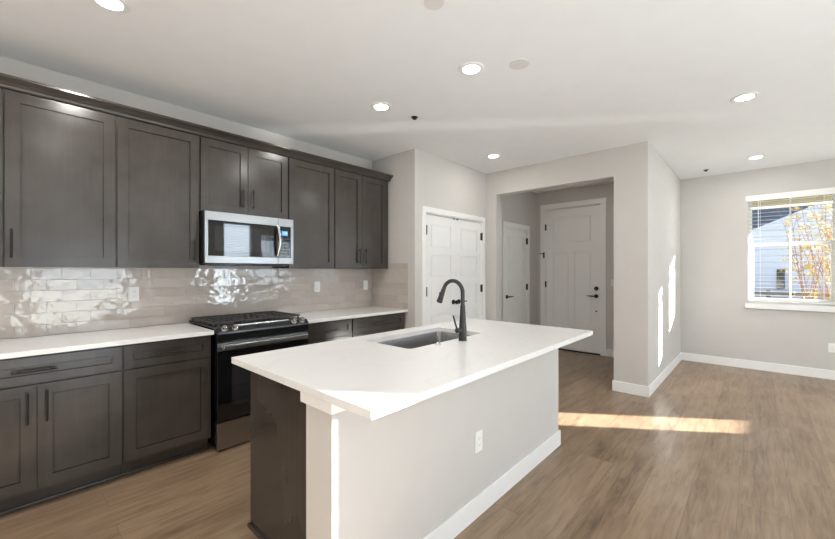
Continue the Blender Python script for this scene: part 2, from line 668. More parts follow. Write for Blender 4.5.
# hall
HX0, HX1, HZ = 5.25, 6.01, 2.05
m = MB()
m.box(XO + OT, HX0, YH, YH + 0.12, 0, ZC)
m.box(HX1, XF + 0.12, YH, YH + 0.12, 0, ZC)
m.box(HX0, HX1, YH, YH + 0.12, HZ, ZC)
struct('wall_hall', m, 'wall', 'shaded hall wall holding the narrow white closet door', 'wall')
FY0, FY1, FZ = 1.87, 2.785, 2.435
m = MB()
m.box(XF, XF + 0.15, FY1, YH, 0, ZC)
m.box(XF, XF + 0.15, YD + 0.12, FY0, 0, ZC)
m.box(XF, XF + 0.15, FY0, FY1, FZ, ZC)
struct('wall_front', m, 'wall', 'shaded hall wall around the tall white front door', 'wall')
# dining wall with windows
WY0, WY1, WZ0, WZ1 = -0.74, 0.105, 0.91, 2.375
W2Y0, W2Y1 = -1.72, -1.24
JX, JY = 5.95, -3.0                 # the living room steps in here
JW = (6.345, 6.825, 0.955, 2.4)     # window in the step
m = MB()
X0, X1 = XD, XD + 0.16
m.box(X0, X1, WY1, YD + 0.12, 0, ZC)
m.box(X0, X1, W2Y1, WY0, 0, ZC)
m.box(X0, X1, JY - 0.16, W2Y0, 0, ZC)
m.box(X0, X1, WY0, WY1, 0, WZ0)
m.box(X0, X1, WY0, WY1, WZ1, ZC)
m.box(X0, X1, W2Y0, W2Y1, 0, WZ0)
m.box(X0, X1, W2Y0, W2Y1, WZ1, ZC)
struct('wall_dining', m, 'wall', 'greige dining wall with the blind-covered window', 'wall')
# living end behind the camera: sliding door, tall window, wide window
GP = (0.30, 1.95, 0.0, 2.1)
GQ = (3.84, 4.60, 0.6, 2.66)
GR = (4.85, 5.85, 0.85, 2.4)
m = MB()
ya, yb = YB - 0.16, YB
m.box(XL - 0.15, GP[0], ya, yb, 0, ZC)
m.box(GP[1], GQ[0], ya, yb, 0, ZC)
m.box(GQ[1], GR[0], ya, yb, 0, ZC)
m.box(GR[1], JX + 0.16, ya, yb, 0, ZC)
for g in (GP, GQ, GR):
    if g[2] > 0:
        m.box(g[0], g[1], ya, yb, 0, g[2])
    m.box(g[0], g[1], ya, yb, g[3], ZC)
struct('wall_living', m, 'wall', 'greige living room wall behind the viewer with glass doors', 'wall')
m = MB()
m.box(JX, JX + 0.16, YB, JY, 0, ZC)
m.box(JX + 0.16, JW[0], JY - 0.16, JY, 0, ZC)
m.box(JW[1], XD, JY - 0.16, JY, 0, ZC)
m.box(JW[0], JW[1], JY - 0.16, JY, 0, JW[2])
m.box(JW[0], JW[1], JY - 0.16, JY, JW[3], ZC)
struct('wall_step', m, 'wall', 'greige stepped wall with a narrow window at the living end', 'wall')
struct('wall_left', MB().box(XL - 0.15, XL, YB, YW, 0, ZC), 'wall', 'greige wall at the far left end of the kitchen', 'wall')

# baseboards
BH, BT = 0.115, 0.014


def baseboard(name, x0, x1, y0, y1, label):
    struct(name, MB().box(x0, x1, y0, y1, 0.0, BH, 0.004), 'trim', label, 'baseboard')


baseboard('baseboard_dining', XD - BT, XD, JY, YD - BT, 'white baseboard under the dining window')
baseboard('baseboard_partition', XO - BT, XD, YD - BT, YD, 'white baseboard along the bright partition wall')
baseboard('baseboard_pillar', XO - BT, XO, YD, OY0, 'white baseboard on the narrow wall right of the hall opening')
baseboard('baseboard_jamb', XO - BT, XO + OT, OY0, OY0 + BT, 'white baseboard inside the right jamb of the hall opening')
baseboard('baseboard_corner', XO - BT, XO, OY1, YP - BT, 'white baseboard on the narrow wall left of the hall opening')
baseboard('baseboard_front', XF - BT, XF, YD + 0.12, FY0 - 0.07, 'white baseboard beside the front door')
baseboard('baseboard_front_corner', XF - BT, XF, FY1 + 0.085, YH - BT, 'white baseboard in the hall corner left of the front door')
baseboard('baseboard_hall', XO + OT, HX0 - 0.075, YH - BT, YH, 'white baseboard left of the hall closet door')
baseboard('baseboard_hall_corner', HX1 + 0.075, XF, YH - BT, YH, 'white baseboard between closet door and front door')
baseboard('baseboard_pantry', PX1 + 0.063, XO, YP - BT, YP, 'white baseboard right of the pantry doors')
baseboard('baseboard_pantry_left', XR, PX0 - 0.065, YP - BT, YP, 'white baseboard left of the pantry doors')


# ------------------------------------------------------------------ doors
def casing_y(name, x0, x1, z1, yf, w, label):
    """casing on a wall that faces -y"""
    m = MB()
    m.box(x0 - w, x0, yf - 0.016, yf, 0, z1, 0.003)
    m.box(x1, x1 + w, yf - 0.016, yf, 0, z1, 0.003)
    m.box(x0 - w, x1 + w, yf - 0.016, yf, z1, z1 + w, 0.003)
    # jamb liner
    m.box(x0, x0 + 0.012, yf, yf + 0.12, 0, z1)
    m.box(x1 - 0.012, x1, yf, yf + 0.12, 0, z1)
    m.box(x0 + 0.012, x1 - 0.012, yf, yf + 0.12, z1 - 0.012, z1)
    return struct(name, m, 'trim', label, 'door casing')


def casing_x(name, y0, y1, z1, xf, w, label):
    m = MB()
    m.box(xf - 0.016, xf, y0 - w, y0, 0, z1, 0.003)
    m.box(xf - 0.016, xf, y1, y1 + w, 0, z1, 0.003)
    m.box(xf - 0.016, xf, y0 - w, y1 + w, z1, z1 + w, 0.003)
    m.box(xf, xf + 0.15, y0, y0 + 0.012, 0, z1)
    m.box(xf, xf + 0.15, y1 - 0.012, y1, 0, z1)
    m.box(xf, xf + 0.15, y0 + 0.012, y1 - 0.012, z1 - 0.012, z1)
    return struct(name, m, 'trim', label, 'door casing')


casing_y('trim_1', PX0, PX1, PZ, YP, 0.062, 'white flat casing around the pantry double doors')
casing_y('trim_2', HX0, HX1, HZ, YH, 0.075, 'white flat casing around the narrow hall closet door')
casing_x('trim_3', FY0, FY1, FZ, XF, 0.085, 'white flat casing around the tall front door')


def panel_leaf(m, u0, u1, z0, z1, panels, f, T=0.035, rec=0.013):
    """a leaf of thickness T with sunken panels; f maps (u, w, depth) to world"""
    def bx(a, b, c, d, d0, d1, bev=0.0):
        p, q = f(a, c, d0), f(b, d, d1)
        m.box(p[0], q[0], p[1], q[1], p[2], q[2], bev)
    bx(u0, u1, z0, z1, rec, T)
    us = sorted({u0, u1} | {p[0] for p in panels} | {p[1] for p in panels})
    zs = sorted({z0, z1} | {p[2] for p in panels} | {p[3] for p in panels})
    # stiles and rails: fill every grid cell outside the panels, merged by rows
    for i in range(len(zs) - 1):
        za, zb = zs[i], zs[i + 1]
        run = None
        for j in range(len(us) - 1):
            ua, ub = us[j], us[j + 1]
            mid = ((ua + ub) / 2, (za + zb) / 2)
            inside = any(p[0] < mid[0] < p[1] and p[2] < mid[1] < p[3] for p in panels)
            if inside:
                if run:
                    bx(run[0], run[1], za, zb, 0, rec)
                run = None
            else:
                run = (run[0], ub) if run else (ua, ub)
        if run:
            bx(run[0], run[1], za, zb, 0, rec)
    return bx


def five_panels(u0, u1, z0, z1, st=0.10):
    top, bot, gap = 0.115, 0.17, 0.075
    h = (z1 - z0 - top - bot - 4 * gap) / 5
    out = []
    z = z0 + bot
    for k in range(5):
        out.append((u0 + st, u1 - st, z, z + h))
        z += h + gap
    return out


def moulded_door(parent, name, u0, u1, z0, z1, panels, f, raised=True):
    m = MB()
    bx = panel_leaf(m, u0, u1, z0, z1, panels, f)
    if raised:
        for p in panels:
            bx(p[0] + 0.02, p[1] - 0.02, p[2] + 0.02, p[3] - 0.02, 0.004, 0.016, 0.006)
    return m.build(name, 'door_white', parent)


def hinge(parent, p, f):
    u, z = p
    a, b = f(u - 0.011, z - 0.05, -0.022), f(u + 0.011, z + 0.05, 0.004)
    m = MB().box(a[0], b[0], a[1], b[1], a[2], b[2], 0.002)
    c0, c1 = f(u, z - 0.055, -0.024), f(u, z + 0.055, -0.024)
    m.cyl(c0, c1, 0.007, seg=12)
    return m.build('hinge', 'black_metal', parent)


def lever(parent, u, z, f, direction, name='lever_handle', length=0.115):
    m = MB()
    m.cyl(f(u, z, 0.002), f(u, z, -0.014), 0.031, seg=28, bev=0.003)
    m.cyl(f(u, z, -0.010), f(u, z, -0.052), 0.011, seg=16)
    pts = [f(u - 0.012 * direction, z, -0.05), f(u + 0.03 * direction, z, -0.052), f(u + 0.08 * direction, z + 0.002, -0.054), f(u + length * direction, z + 0.004, -0.052)]
    m.tube(pts, [0.009, 0.0095, 0.008, 0.006], 12)
    return m.build(name, 'black_metal', parent)


# pantry double door
fp = lambda u, w, d: (u, YP + 0.012 + d, w)
pd = thing('door_1', 'pair of white five-panel pantry doors beside the hall opening', 'door', ((PX0 + PX1) / 2, YP, 0), kind='structure')
PM = 3.915
for u0, u1 in ((PX0 + 0.014, PM - 0.002), (PM + 0.002, PX1 - 0.014)):
    moulded_door(pd, 'door_leaf', u0, u1, 0.012, PZ - 0.018, five_panels(u0, u1, 0.012, PZ - 0.018), fp)
for u in (PX0 + 0.012, PX1 - 0.012):
    for z in (0.25, 1.11, 1.835):
        hinge(pd, (u, z), fp)
for u in (PM - 0.04, PM + 0.03):
    a = fp(u - 0.02, PZ - 0.03, -0.004)
    b = fp(u + 0.02, PZ - 0.017, 0.01)
    MB().box(a[0], b[0], a[1], b[1], a[2], b[2], 0.002).build('ball_catch', 'black_metal', pd)
mk = MB()
uk, zk = PM - 0.058, 0.955
mk.cyl(fp(uk, zk, 0.002), fp(uk, zk, -0.012), 0.030, seg=28, bev=0.003)
mk.cyl(fp(uk, zk, -0.01), fp(uk, zk, -0.045), 0.010, seg=16)
mk.lathe([(0.010, 0.0), (0.022, 0.006), (0.027, 0.016), (0.024, 0.027), (0.012, 0.032)], fp(uk, zk, -0.040), 24, '-y')
mk.build('door_knob', 'black_metal', pd)
lever(pd, PM + 0.058, 0.955, fp, 1)

# hall closet door
fh = lambda u, w, d: (u, YH + 0.012 + d, w)
hd = thing('door_2', 'narrow white five-panel closet door inside the shaded hall', 'door', ((HX0 + HX1) / 2, YH, 0), kind='structure')
moulded_door(hd, 'door_leaf', HX0 + 0.014, HX1 - 0.014, 0.012, HZ - 0.018, five_panels(HX0 + 0.014, HX1 - 0.014, 0.012, HZ - 0.018, 0.11), fh)
for z in (0.25, 1.08, 1.86):
    hinge(hd, (HX1 - 0.006, z), fh)
lever(hd, HX0 + 0.075, 0.945, fh, 1, length=0.125)

# front door
ff = lambda u, w, d: (XF + 0.012 + d, u, w)
fd = thing('door_3', 'tall white craftsman front door with black lever and deadbolt', 'door', (XF, (FY0 + FY1) / 2, 0), kind='structure')
a0, a1, b0, b1 = FY0 + 0.014, FY1 - 0.014, 0.02, FZ - 0.018
pn = [(a0 + 0.13, a1 - 0.13, 1.83, 2.27)]
wv = (a1 - a0 - 0.26 - 0.09) / 2
pn += [(a0 + 0.13, a0 + 0.13 + wv, 0.22, 1.67), (a1 - 0.13 - wv, a1 - 0.13, 0.22, 1.67)]
mm = MB()
bx = panel_leaf(mm, a0, a1, b0, b1, pn, ff, 0.045, 0.016)
bx(pn[0][0] + 0.02, pn[0][1] - 0.02, pn[0][2] + 0.02, pn[0][3] - 0.02, 0.004, 0.018, 0.006)
for p in pn[1:]:
    bx(p[0] + 0.018, p[1] - 0.018, p[2] + 0.018, p[3] - 0.018, 0.004, 0.018, 0.006)
mm.build('door_leaf', 'door_white', fd)
for z in (0.28, 1.12, 2.12):
    hinge(fd, (FY1 - 0.006, z), ff)
lever(fd, 1.938, 0.945, ff, 1, length=0.13)
m = MB()
m.cyl(ff(1.938, 1.07, 0.002), ff(1.938, 1.07, -0.014), 0.033, seg=28, bev=0.004)
m.box(ff(1.938, 1.07, -0.012)[0], ff(1.938, 1.07, -0.034)[0], 1.932, 1.944, 1.05, 1.09, 0.003)
m.build('deadbolt', 'black_metal', fd)
MB().cyl(ff(1.938, 0.70, 0.002), ff(1.938, 0.70, -0.006), 0.013, seg=20, bev=0.002).build('lower_bolt', 'black_metal', fd)
m = MB()
m.box(XF - 0.03, XF - 0.016, FY1 + 0.005, FY1 + 0.03, 1.58, 1.68, 0.003)
m.tube([(XF - 0.03, FY1 + 0.02, 1.655), (XF - 0.045, FY1 + 0.05, 1.658), (XF - 0.05, FY1 + 0.085, 1.66)], 0.006, 10)
m.build('swing_bar_guard', 'black_metal', fd)
MB().box(XF - 0.02, XF + 0.15, FY0, FY1, 0, 0.016, 0.004).build('threshold', 'black_metal', fd)
struct('wall_outside_door', MB().box(XF + 0.16, XF + 0.2, FY0 - 0.1, FY1 + 0.1, 0, 2.6), 'wall', 'unseen wall sheet close behind the front door', 'wall')  # unseen sheet close behind the door, covering its opening


# ------------------------------------------------------------------ cabinets
YU = 3.29          # upper door face
UZ0, UZ1 = 1.378, 2.432
GAP = 0.004


def shaker(m, u0, u1, z0, z1, yf, st=0.062, T=0.0205, rec=0.018):
    f = lambda u, w, d: (u, yf + d, w)
    panel_leaf(m, u0, u1, z0, z1, [(u0 + st, u1 - st, z0 + st, z1 - st)], f, T, rec)
    e = 0.004      # the flat panel floats in the frame with a narrow open groove around it
    m.box(u0 + st + e, u1 - st - e, yf + 0.010, yf + rec + 0.001, z0 + st + e, z1 - st - e)


def bar_pull_v(parent, u, z0, z1, yf):
    m = MB()
    m.cyl((u, yf - 0.030, z0), (u, yf - 0.030, z1), 0.0055, seg=14, bev=0.001)
    for z in (z0 + 0.022, z1 - 0.022):
        m.cyl((u, yf + 0.001, z), (u, yf - 0.030, z), 0.0048, seg=12)
    return m.build('handle', 'black_metal', parent)


def bar_pull_h(parent, u0, u1, z, yf):
    m = MB()
    m.cyl((u0, yf - 0.030, z), (u1, yf - 0.030, z), 0.0055, seg=14, bev=0.001)
    for u in (u0 + 0.022, u1 - 0.022):
        m.cyl((u, yf + 0.001, z), (u, yf - 0.030, z), 0.0048, seg=12)
    return m.build('handle', 'black_metal', parent)


def upper(x0, x1, z0, z1, doors, label):
    """doors: list of (u0, u1, handle_u)"""
    t = thing('upper_cabinet', label, 'wall cabinet', ((x0 + x1) / 2, YW, z0), 'dark upper cabinets in a row on the kitchen wall')
    m = MB()
    m.box(x0 + 0.0005, x1 - 0.0005, YU + 0.021, YW - 0.001, z0, z1)
    m.build('carcass', 'cab', t)
    for u0, u1, hu in doors:
        m = MB()
        shaker(m, u0, u1, z0 + 0.004, z1 - 0.006, YU)
        d = m.build('door', 'cab', t)
        bar_pull_v(d, hu, z0 + 0.055, z0 + 0.225, YU)
    return t


UX = [-0.52, -0.010, 0.515, 1.040, 1.802, 2.325, 3.110]
g = 0.006
upper(UX[0], UX[1], UZ0, UZ1, [(UX[0] + g, UX[1] - g, UX[1] - 0.03)], 'dark upper cabinet cut off at the left edge of the photo')
upper(UX[1], UX[2], UZ0, UZ1, [(UX[1] + g, UX[2] - g, UX[1] + 0.032)], 'single-door dark upper cabinet with its handle on the left, first full one from the left')
upper(UX[2], UX[3], UZ0, UZ1, [(UX[2] + g, UX[3] - g, UX[3] - 0.045)], 'single-door dark upper cabinet just left of the microwave')
upper(UX[3], UX[4], 1.835, UZ1, [(UX[3] + g, 1.421 - 0.002, 1.421 - 0.045), (1.421 + 0.002, UX[4] - g, 1.421 + 0.04)],
      'short two-door dark upper cabinet above the microwave')
upper(UX[4], UX[5], UZ0, UZ1, [(UX[4] + g, UX[5] - g, UX[4] + 0.032)], 'single-door dark upper cabinet just right of the microwave')
upper(UX[5], UX[6], UZ0, UZ1, [(UX[5] + g, 2.690 - 0.002, 2.690 - 0.045), (2.690 + 0.002, 3.060, 2.690 + 0.045)],
      'two-door dark upper cabinet at the right end beside the return wall')
# crown moulding across the tops
prof = [(YU + 0.03, 2.420), (YU - 0.004, 2.420), (YU - 0.010, 2.428), (YU - 0.014, 2.440), (YU - 0.030, 2.462),
        (YU - 0.052, 2.480), (YU - 0.060, 2.486), (YU - 0.060, 2.503), (YU + 0.03, 2.503)]
prof = [(y, 2.432 + (z - 2.420) * 0.78) for y, z in prof]
tag(MB().extrude_x(prof, UX[0], XR - 0.001).build('crown_molding', 'cab', smooth=False),
    'dark crown molding running along the tops of the upper cabinets', 'molding')

# base cabinets
YBF = 3.012       # base door face
BZ1 = 0.878


def base(x0, x1, label, drawer, dh, doors):
    t = thing('base_cabinet', label, 'base cabinet', ((x0 + x1) / 2, YW, 0), 'dark base cabinets along the kitchen wall')
    m = MB()
    m.box(x0 + 0.0005, x1 - 0.0005, YBF + 0.021, YW - 0.001, 0.105, BZ1)
    m.build('carcass', 'cab', t)
    MB().box(x0 + 0.0005, x1 - 0.0005, YBF + 0.09, YW - 0.001, 0.0, 0.105).build('toe_kick', 'cab', t)
    m = MB()
    shaker(m, x0 + 0.006, drawer, 0.722, 0.868, YBF, 0.048)
    d = m.build('drawer', 'cab', t)
    bar_pull_h(d, dh[0], dh[1], 0.795, YBF)
    for u0, u1, hu in doors:
        m = MB()
        shaker(m, u0, u1, 0.122, 0.711, YBF)
        d = m.build('door', 'cab', t)
        bar_pull_v(d, hu, 0.50, 0.675, YBF)
    return t


BX = [-0.27, 0.505, 1.034, 1.826, 2.342, 3.110]
base(-1.05, BX[0], 'dark base cabinet left of the frame beyond the two-door one', BX[0] - 0.006, (-0.76, -0.57),
     [(-1.044, -0.662, -0.705), (-0.658, BX[0] - 0.006, -0.615)])
base(BX[0], BX[1], 'two-door dark base cabinet with one wide drawer, at the left edge of the photo', BX[1] - 0.006, (0.018, 0.200),
     [(BX[0] + 0.006, 0.116, 0.080), (0.120, BX[1] - 0.006, 0.157)])
base(BX[1], BX[2], 'single-door dark base cabinet with a drawer, just left of the range', BX[2] - 0.012, (0.672, 0.858),
     [(BX[1] + 0.006, BX[2] - 0.012, 0.992)])
base(BX[3], BX[4], 'dark base cabinet with a drawer, just right of the range behind the island', BX[4] - 0.006, (1.99, 2.17),
     [(BX[3] + 0.006, BX[4] - 0.006, BX[3] + 0.05)])
base(BX[4], BX[5], 'dark base cabinet with a wide drawer in the corner by the return wall', BX[5] - 0.036, (2.60, 2.80),
     [(BX[4] + 0.006, 2.705, 2.66), (2.709, BX[5] - 0.036, 2.755)])
m = MB()
m.box(BX[0], BX[2], YBF + 0.074, YBF + 0.0899, 0, 0.022, 0.006)
tag(m.build('shoe_molding', 'cab'), 'thin dark shoe molding at the foot of the left base cabinets', 'molding')

# worktops
CZ0, CZ1 = 0.881, 0.911
CYF = 2.985
tag(MB().box(-1.06, 1.040, CYF, YW - 0.001, CZ0, CZ1, 0.003).build('countertop', 'quartz'),
    'white quartz worktop on the base cabinets left of the range', 'countertop')
tag(MB().box(1.822, XR - 0.001, CYF, YW - 0.001, CZ0, CZ1, 0.003).build('countertop', 'quartz'),
    'white quartz worktop on the base cabinets right of the range', 'countertop')
# tile backsplashes
tag(MB().box(-1.06, XR - 0.012, YW - 0.010, YW - 0.0005, CZ1 + 0.0008, UZ0 - 0.001).build('tile_backsplash', 'tile_x'),
    'glossy greige subway tile backsplash along the kitchen wall under the upper cabinets', 'backsplash')
tag(MB().box(XR - 0.0105, XR - 0.0005, CYF + 0.002, YW - 0.011, CZ1 + 0.0008, 1.443).build('tile_backsplash', 'tile_y'),
    'short greige tile side splash on the return wall at the right counter end', 'backsplash')


# ------------------------------------------------------------------ outlets
def outlet(label, c, f, kind='outlet', w=0.070, h=0.115, name='wall_outlet', grp='white outlets over the worktop'):
    """f maps (u, w, depth outwards) to world"""
    t = thing(name, label, kind, f(c[0], c[1], 0), grp)
    u, z = c

    def bx(m, a, b, cc, d, d0, d1, bev=0.0):
        p, q = f(a, cc, d0), f(b, d, d1)
        m.box(p[0], q[0], p[1], q[1], p[2], q[2], bev)
    m = MB()
    bx(m, u - w / 2, u + w / 2, z - h / 2, z + h / 2, 0.0, 0.006, 0.002)
    m.build('cover_plate', 'plastic', t)
    if kind == 'outlet':
        m = MB()
        bx(m, u - 0.017, u + 0.017, z - 0.034, z + 0.034, 0.004, 0.008, 0.001)
        rc = m.build('receptacle', 'plastic', t)
        m = MB()
        for zz in (z + 0.017, z - 0.017):
            bx(m, u - 0.0075, u - 0.0055, zz - 0.003, zz + 0.005, 0.007, 0.0084)
            bx(m, u + 0.0055, u + 0.0075, zz - 0.003, zz + 0.005, 0.007, 0.0084)
            bx(m, u - 0.0018, u + 0.0018, zz - 0.010, zz - 0.007, 0.007, 0.0084)
        m.build('socket_slots', 'slot', rc)
    else:
        m = MB()
        bx(m, u - 0.017, u + 0.017, z - 0.034, z + 0.034, 0.004, 0.009, 0.002)
        m.build('rocker', 'plastic', t)
    return t


fb = lambda u, w, d: (u, YW - 0.010 - d, w)
outlet('white outlet on the backsplash left of the range', (0.672, 1.175), fb)
outlet('white outlet on the backsplash just right of the range', (2.315, 1.178), fb, w=0.075)
outlet('blank white switch plate on the backsplash near the return wall corner', (3.005, 1.178), fb, 'light switch', name='wall_switch', grp=None)
outlet('white outlet low on the front of the kitchen island', (1.765, 0.408), lambda u, w, d: (u, 1.15 - d, w), grp=None)
outlet('white outlet low on the dining wall under the window', (-0.683, 0.395), lambda u, w, d: (XD - d, u, w), grp=None)
outlet('white switch plate in the hall right of the front door', (1.680, 1.165), lambda u, w, d: (XF - d, u, w), 'light switch', name='wall_switch', grp=None)

# ------------------------------------------------------------------ microwave
MX0, MX1, MZ0, MZ1, MYF = 1.044, 1.798, 1.412, 1.828, 3.195
mw = thing('microwave', 'stainless over-the-range microwave hung under the short upper cabinet', 'microwave', ((MX0 + MX1) / 2, YW, MZ0))
m = MB()
m.box(MX0, MX1, MYF + 0.030, YW - 0.012, MZ0, MZ1, 0.002)
m.build('body', 'enamel', mw)
DS = 1.648   # seam between door and control side
m = MB()
m.box(MX0, DS - 0.001, MYF, MYF + 0.029, 1.757, MZ1 - 0.001, 0.003)
m.box(MX0, DS - 0.001, MYF, MYF + 0.029, MZ0 + 0.004, 1.474, 0.003)
m.box(MX0, MX0 + 0.024, MYF, MYF + 0.029, 1.474, 1.757)
md = m.build('door', 'steel', mw)
m = MB()
m.box(MX0 + 0.0245, DS - 0.001, MYF + 0.004, MYF + 0.027, 1.4745, 1.7565, 0.001)
m.build('door_glass', 'black_glass', md)
m = MB()
m.box(MX0 + 0.075, DS - 0.085, MYF + 0.0028, MYF + 0.0042, 1.515, 1.715, 0.0005)
m.build('window_mesh', 'mesh_glass', md)
m = MB()
pts = []
for k in range(13):
    s = k / 12
    pts.append((1.640 + 0.004 * math.sin(s * math.pi), MYF - 0.016 - 0.030 * math.sin(s * math.pi), 1.490 + 0.262 * s))
m.tube(pts, 0.0125, 14)
for z in (1.500, 1.742):
    m.cyl((1.640, MYF + 0.006, z), (1.640, MYF - 0.022, z), 0.010, seg=14)
m.build('handle', 'chrome', md)
m = MB()
m.box(DS + 0.001, MX1, MYF, MYF + 0.029, 1.757, MZ1 - 0.001, 0.003)
m.box(DS + 0.001, MX1, MYF, MYF + 0.029, MZ0 + 0.004, 1.474, 0.003)
m.box(MX1 - 0.026, MX1, MYF, MYF + 0.029, 1.474, 1.757)
m.build('control_frame', 'steel', mw)
cp = MB().box(DS + 0.001, MX1 - 0.0265, MYF + 0.004, MYF + 0.028, 1.4745, 1.7565, 0.001).build('control_panel', 'black_glass', mw)
MB().box(1.684, 1.742, MYF + 0.002, MYF + 0.006, 1.675, 1.716, 0.001).build('display', 'lcd', cp)
m = MB()
for (x, segs) in ((1.696, 'bc'), (1.711, 'abcdefg'), (1.726, 'abcdef')):
    w_, h_ = 0.0075, 0.018
    zc = 1.6955
    S = {'a': (x, x + w_, zc + h_ / 2 - .0016, zc + h_ / 2), 'g': (x, x + w_, zc - .0008, zc + .0008), 'd': (x, x + w_, zc - h_ / 2, zc - h_ / 2 + .0016),
         'b': (x + w_ - .0016, x + w_, zc, zc + h_ / 2), 'c': (x + w_ - .0016, x + w_, zc - h_ / 2, zc), 'f': (x, x + .0016, zc, zc + h_ / 2), 'e': (x, x + .0016, zc - h_ / 2, zc)}
    for s_ in segs:
        q = S[s_]
        m.box(q[0], q[1], MYF + 0.0012, MYF + 0.0025, q[2], q[3])
m.build('clock_digits', 'lcd_digit', cp)
m = MB()
for r_ in range(6):
    for c_ in range(3):
        x, z = 1.676 + c_ * 0.030, 1.645 - r_ * 0.027
        m.box(x, x + 0.020, MYF + 0.0028, MYF + 0.006, z - 0.006, z + 0.006, 0.001)
m.build('keypad', 'screen', cp)
m = MB()
m.box(MX0 + 0.02, MX1 - 0.02, MYF + 0.06, YW - 0.03, MZ0 - 0.012, MZ0 + 0.001, 0.003)
for k in range(2):
    x = MX0 + 0.09 + k * 0.36
    m.box(x, x + 0.22, MYF + 0.10, MYF + 0.24, MZ0 - 0.015, MZ0 - 0.011)
m.build('vent_base', 'enamel', mw)

# ------------------------------------------------------------------ range
RX0, RX1 = 1.051, 1.814
RYF = 2.972
rg = thing('gas_range', 'black and stainless slide-in gas range under the microwave', 'range', ((RX0 + RX1) / 2, YW, 0))
m = MB()
m.box(RX0 + 0.006, RX1 - 0.006, RYF + 0.032, YW - 0.02, 0.03, 0.905, 0.002)
m.box(RX0 + 0.03, RX1 - 0.03, RYF + 0.07, YW - 0.04, 0.0, 0.03)
m.build('body', 'enamel', rg)
m = MB()
m.box(RX0 - 0.004 + 0.006, RX1 + 0.004 - 0.006, RYF + 0.055, YW - 0.014, 0.9125, 0.930, 0.005)
ct = m.build('cooktop', 'enamel', rg)
# burners
for (x, y, r) in ((1.20, 3.18, 0.045), (1.20, 3.44, 0.036), (1.431, 3.31, 0.05), (1.66, 3.18, 0.05), (1.66, 3.44, 0.034)):
    m = MB()
    m.lathe([(r * 1.25, 0.0), (r * 1.2, 0.006), (r, 0.008), (r, 0.013), (r * 0.9, 0.016), (0.004, 0.017)], (x, y, 0.930), 28)
    m.build('burner', 'iron', ct)
# three cast-iron grates
for gx0, gx1 in ((RX0 + 0.012, 1.300), (1.304, 1.558), (1.562, RX1 - 0.012)):
    m = MB()
    y0, y1, z0, z1 = 3.085, 3.580, 0.944, 0.958
    b = 0.013
    m.box(gx0, gx1, y0, y0 + b, z0, z1, 0.003)
    m.box(gx0, gx1, y1 - b, y1, z0, z1, 0.003)
    m.box(gx0, gx0 + b, y0 + b, y1 - b, z0, z1, 0.003)
    m.box(gx1 - b, gx1, y0 + b, y1 - b, z0, z1, 0.003)
    for k in range(1, 5):
        x = gx0 + (gx1 - gx0) * k / 5
        m.box(x - 0.005, x + 0.005, y0 + b, y1 - b, z0 + 0.002, z1, 0.002)
    for k in range(1, 4):
        y = y0 + (y1 - y0) * k / 4
        m.box(gx0 + b, gx1 - b, y - 0.006, y + 0.006, z0 + 0.001, z1 - 0.001, 0.002)
    for x in (gx0 + 0.012, gx1 - 0.012):
        for y in (y0 + 0.012, y1 - 0.012):
            m.cyl((x, y, 0.929), (x, y, z0 + 0.003), 0.007, seg=12)
    m.build('grate', 'iron', rg)
# sloped control panel
prof = [(RYF + 0.060, 0.929), (RYF + 0.020, 0.922), (RYF - 0.012, 0.893), (RYF - 0.014, 0.880), (RYF - 0.006, 0.828), (RYF + 0.032, 0.828), (RYF + 0.060, 0.860)]
cpn = MB().extrude_x(prof, RX0 + 0.001, RX1 - 0.001).build('control_panel', 'enamel', rg, smooth=False)
m = MB()
m.extrude_x([(RYF + 0.058, 0.9300), (RYF + 0.0525, 0.9335), (RYF + 0.0475, 0.9325), (RYF + 0.046, 0.9255), (RYF + 0.058, 0.9280)], 1.225, 1.655)
m.build('control_trim', 'chrome', cpn, smooth=False)
nrm = Vector((0, -0.60, 0.80)).normalized()
for x in (1.108, 1.186, 1.680, 1.757):
    c = Vector((x, RYF + 0.006, 0.912))
    m = MB()
    m.cyl(c - nrm * 0.004, c + nrm * 0.006, 0.024, seg=28, bev=0.002)
    m.cyl(c + nrm * 0.005, c + nrm * 0.032, 0.0185, 0.0165, seg=28, bev=0.003)
    m.build('knob', 'chrome', cpn)
# oven door
m = MB()
m.box(RX0 + 0.004, RX1 - 0.004, RYF - 0.004, RYF + 0.030, 0.224, 0.822, 0.004)
od = m.build('oven_door', 'black_glass', rg)
m = MB()
m.box(RX0 + 0.004, RX1 - 0.004, RYF - 0.007, RYF - 0.0035, 0.752, 0.812, 0.001)
m.build('door_band', 'steel', od)
m = MB()
m.box(RX0 + 0.030, RX1 - 0.030, RYF - 0.060, RYF - 0.034, 0.767, 0.803, 0.008, 3)
for x in (RX0 + 0.05, RX1 - 0.05):
    m.box(x - 0.014, x + 0.014, RYF - 0.040, RYF - 0.006, 0.773, 0.797, 0.004)
m.build('door_handle', 'steel', od)
m = MB()
m.box(RX0 + 0.11, RX1 - 0.11, RYF - 0.0055, RYF - 0.0035, 0.33, 0.66, 0.0008)
m.build('oven_window', 'mesh_glass', od)
m = MB()
m.box(RX0 + 0.004, RX1 - 0.004, RYF - 0.004, RYF + 0.030, 0.014, 0.216, 0.004)
m.build('storage_drawer', 'steel', rg)

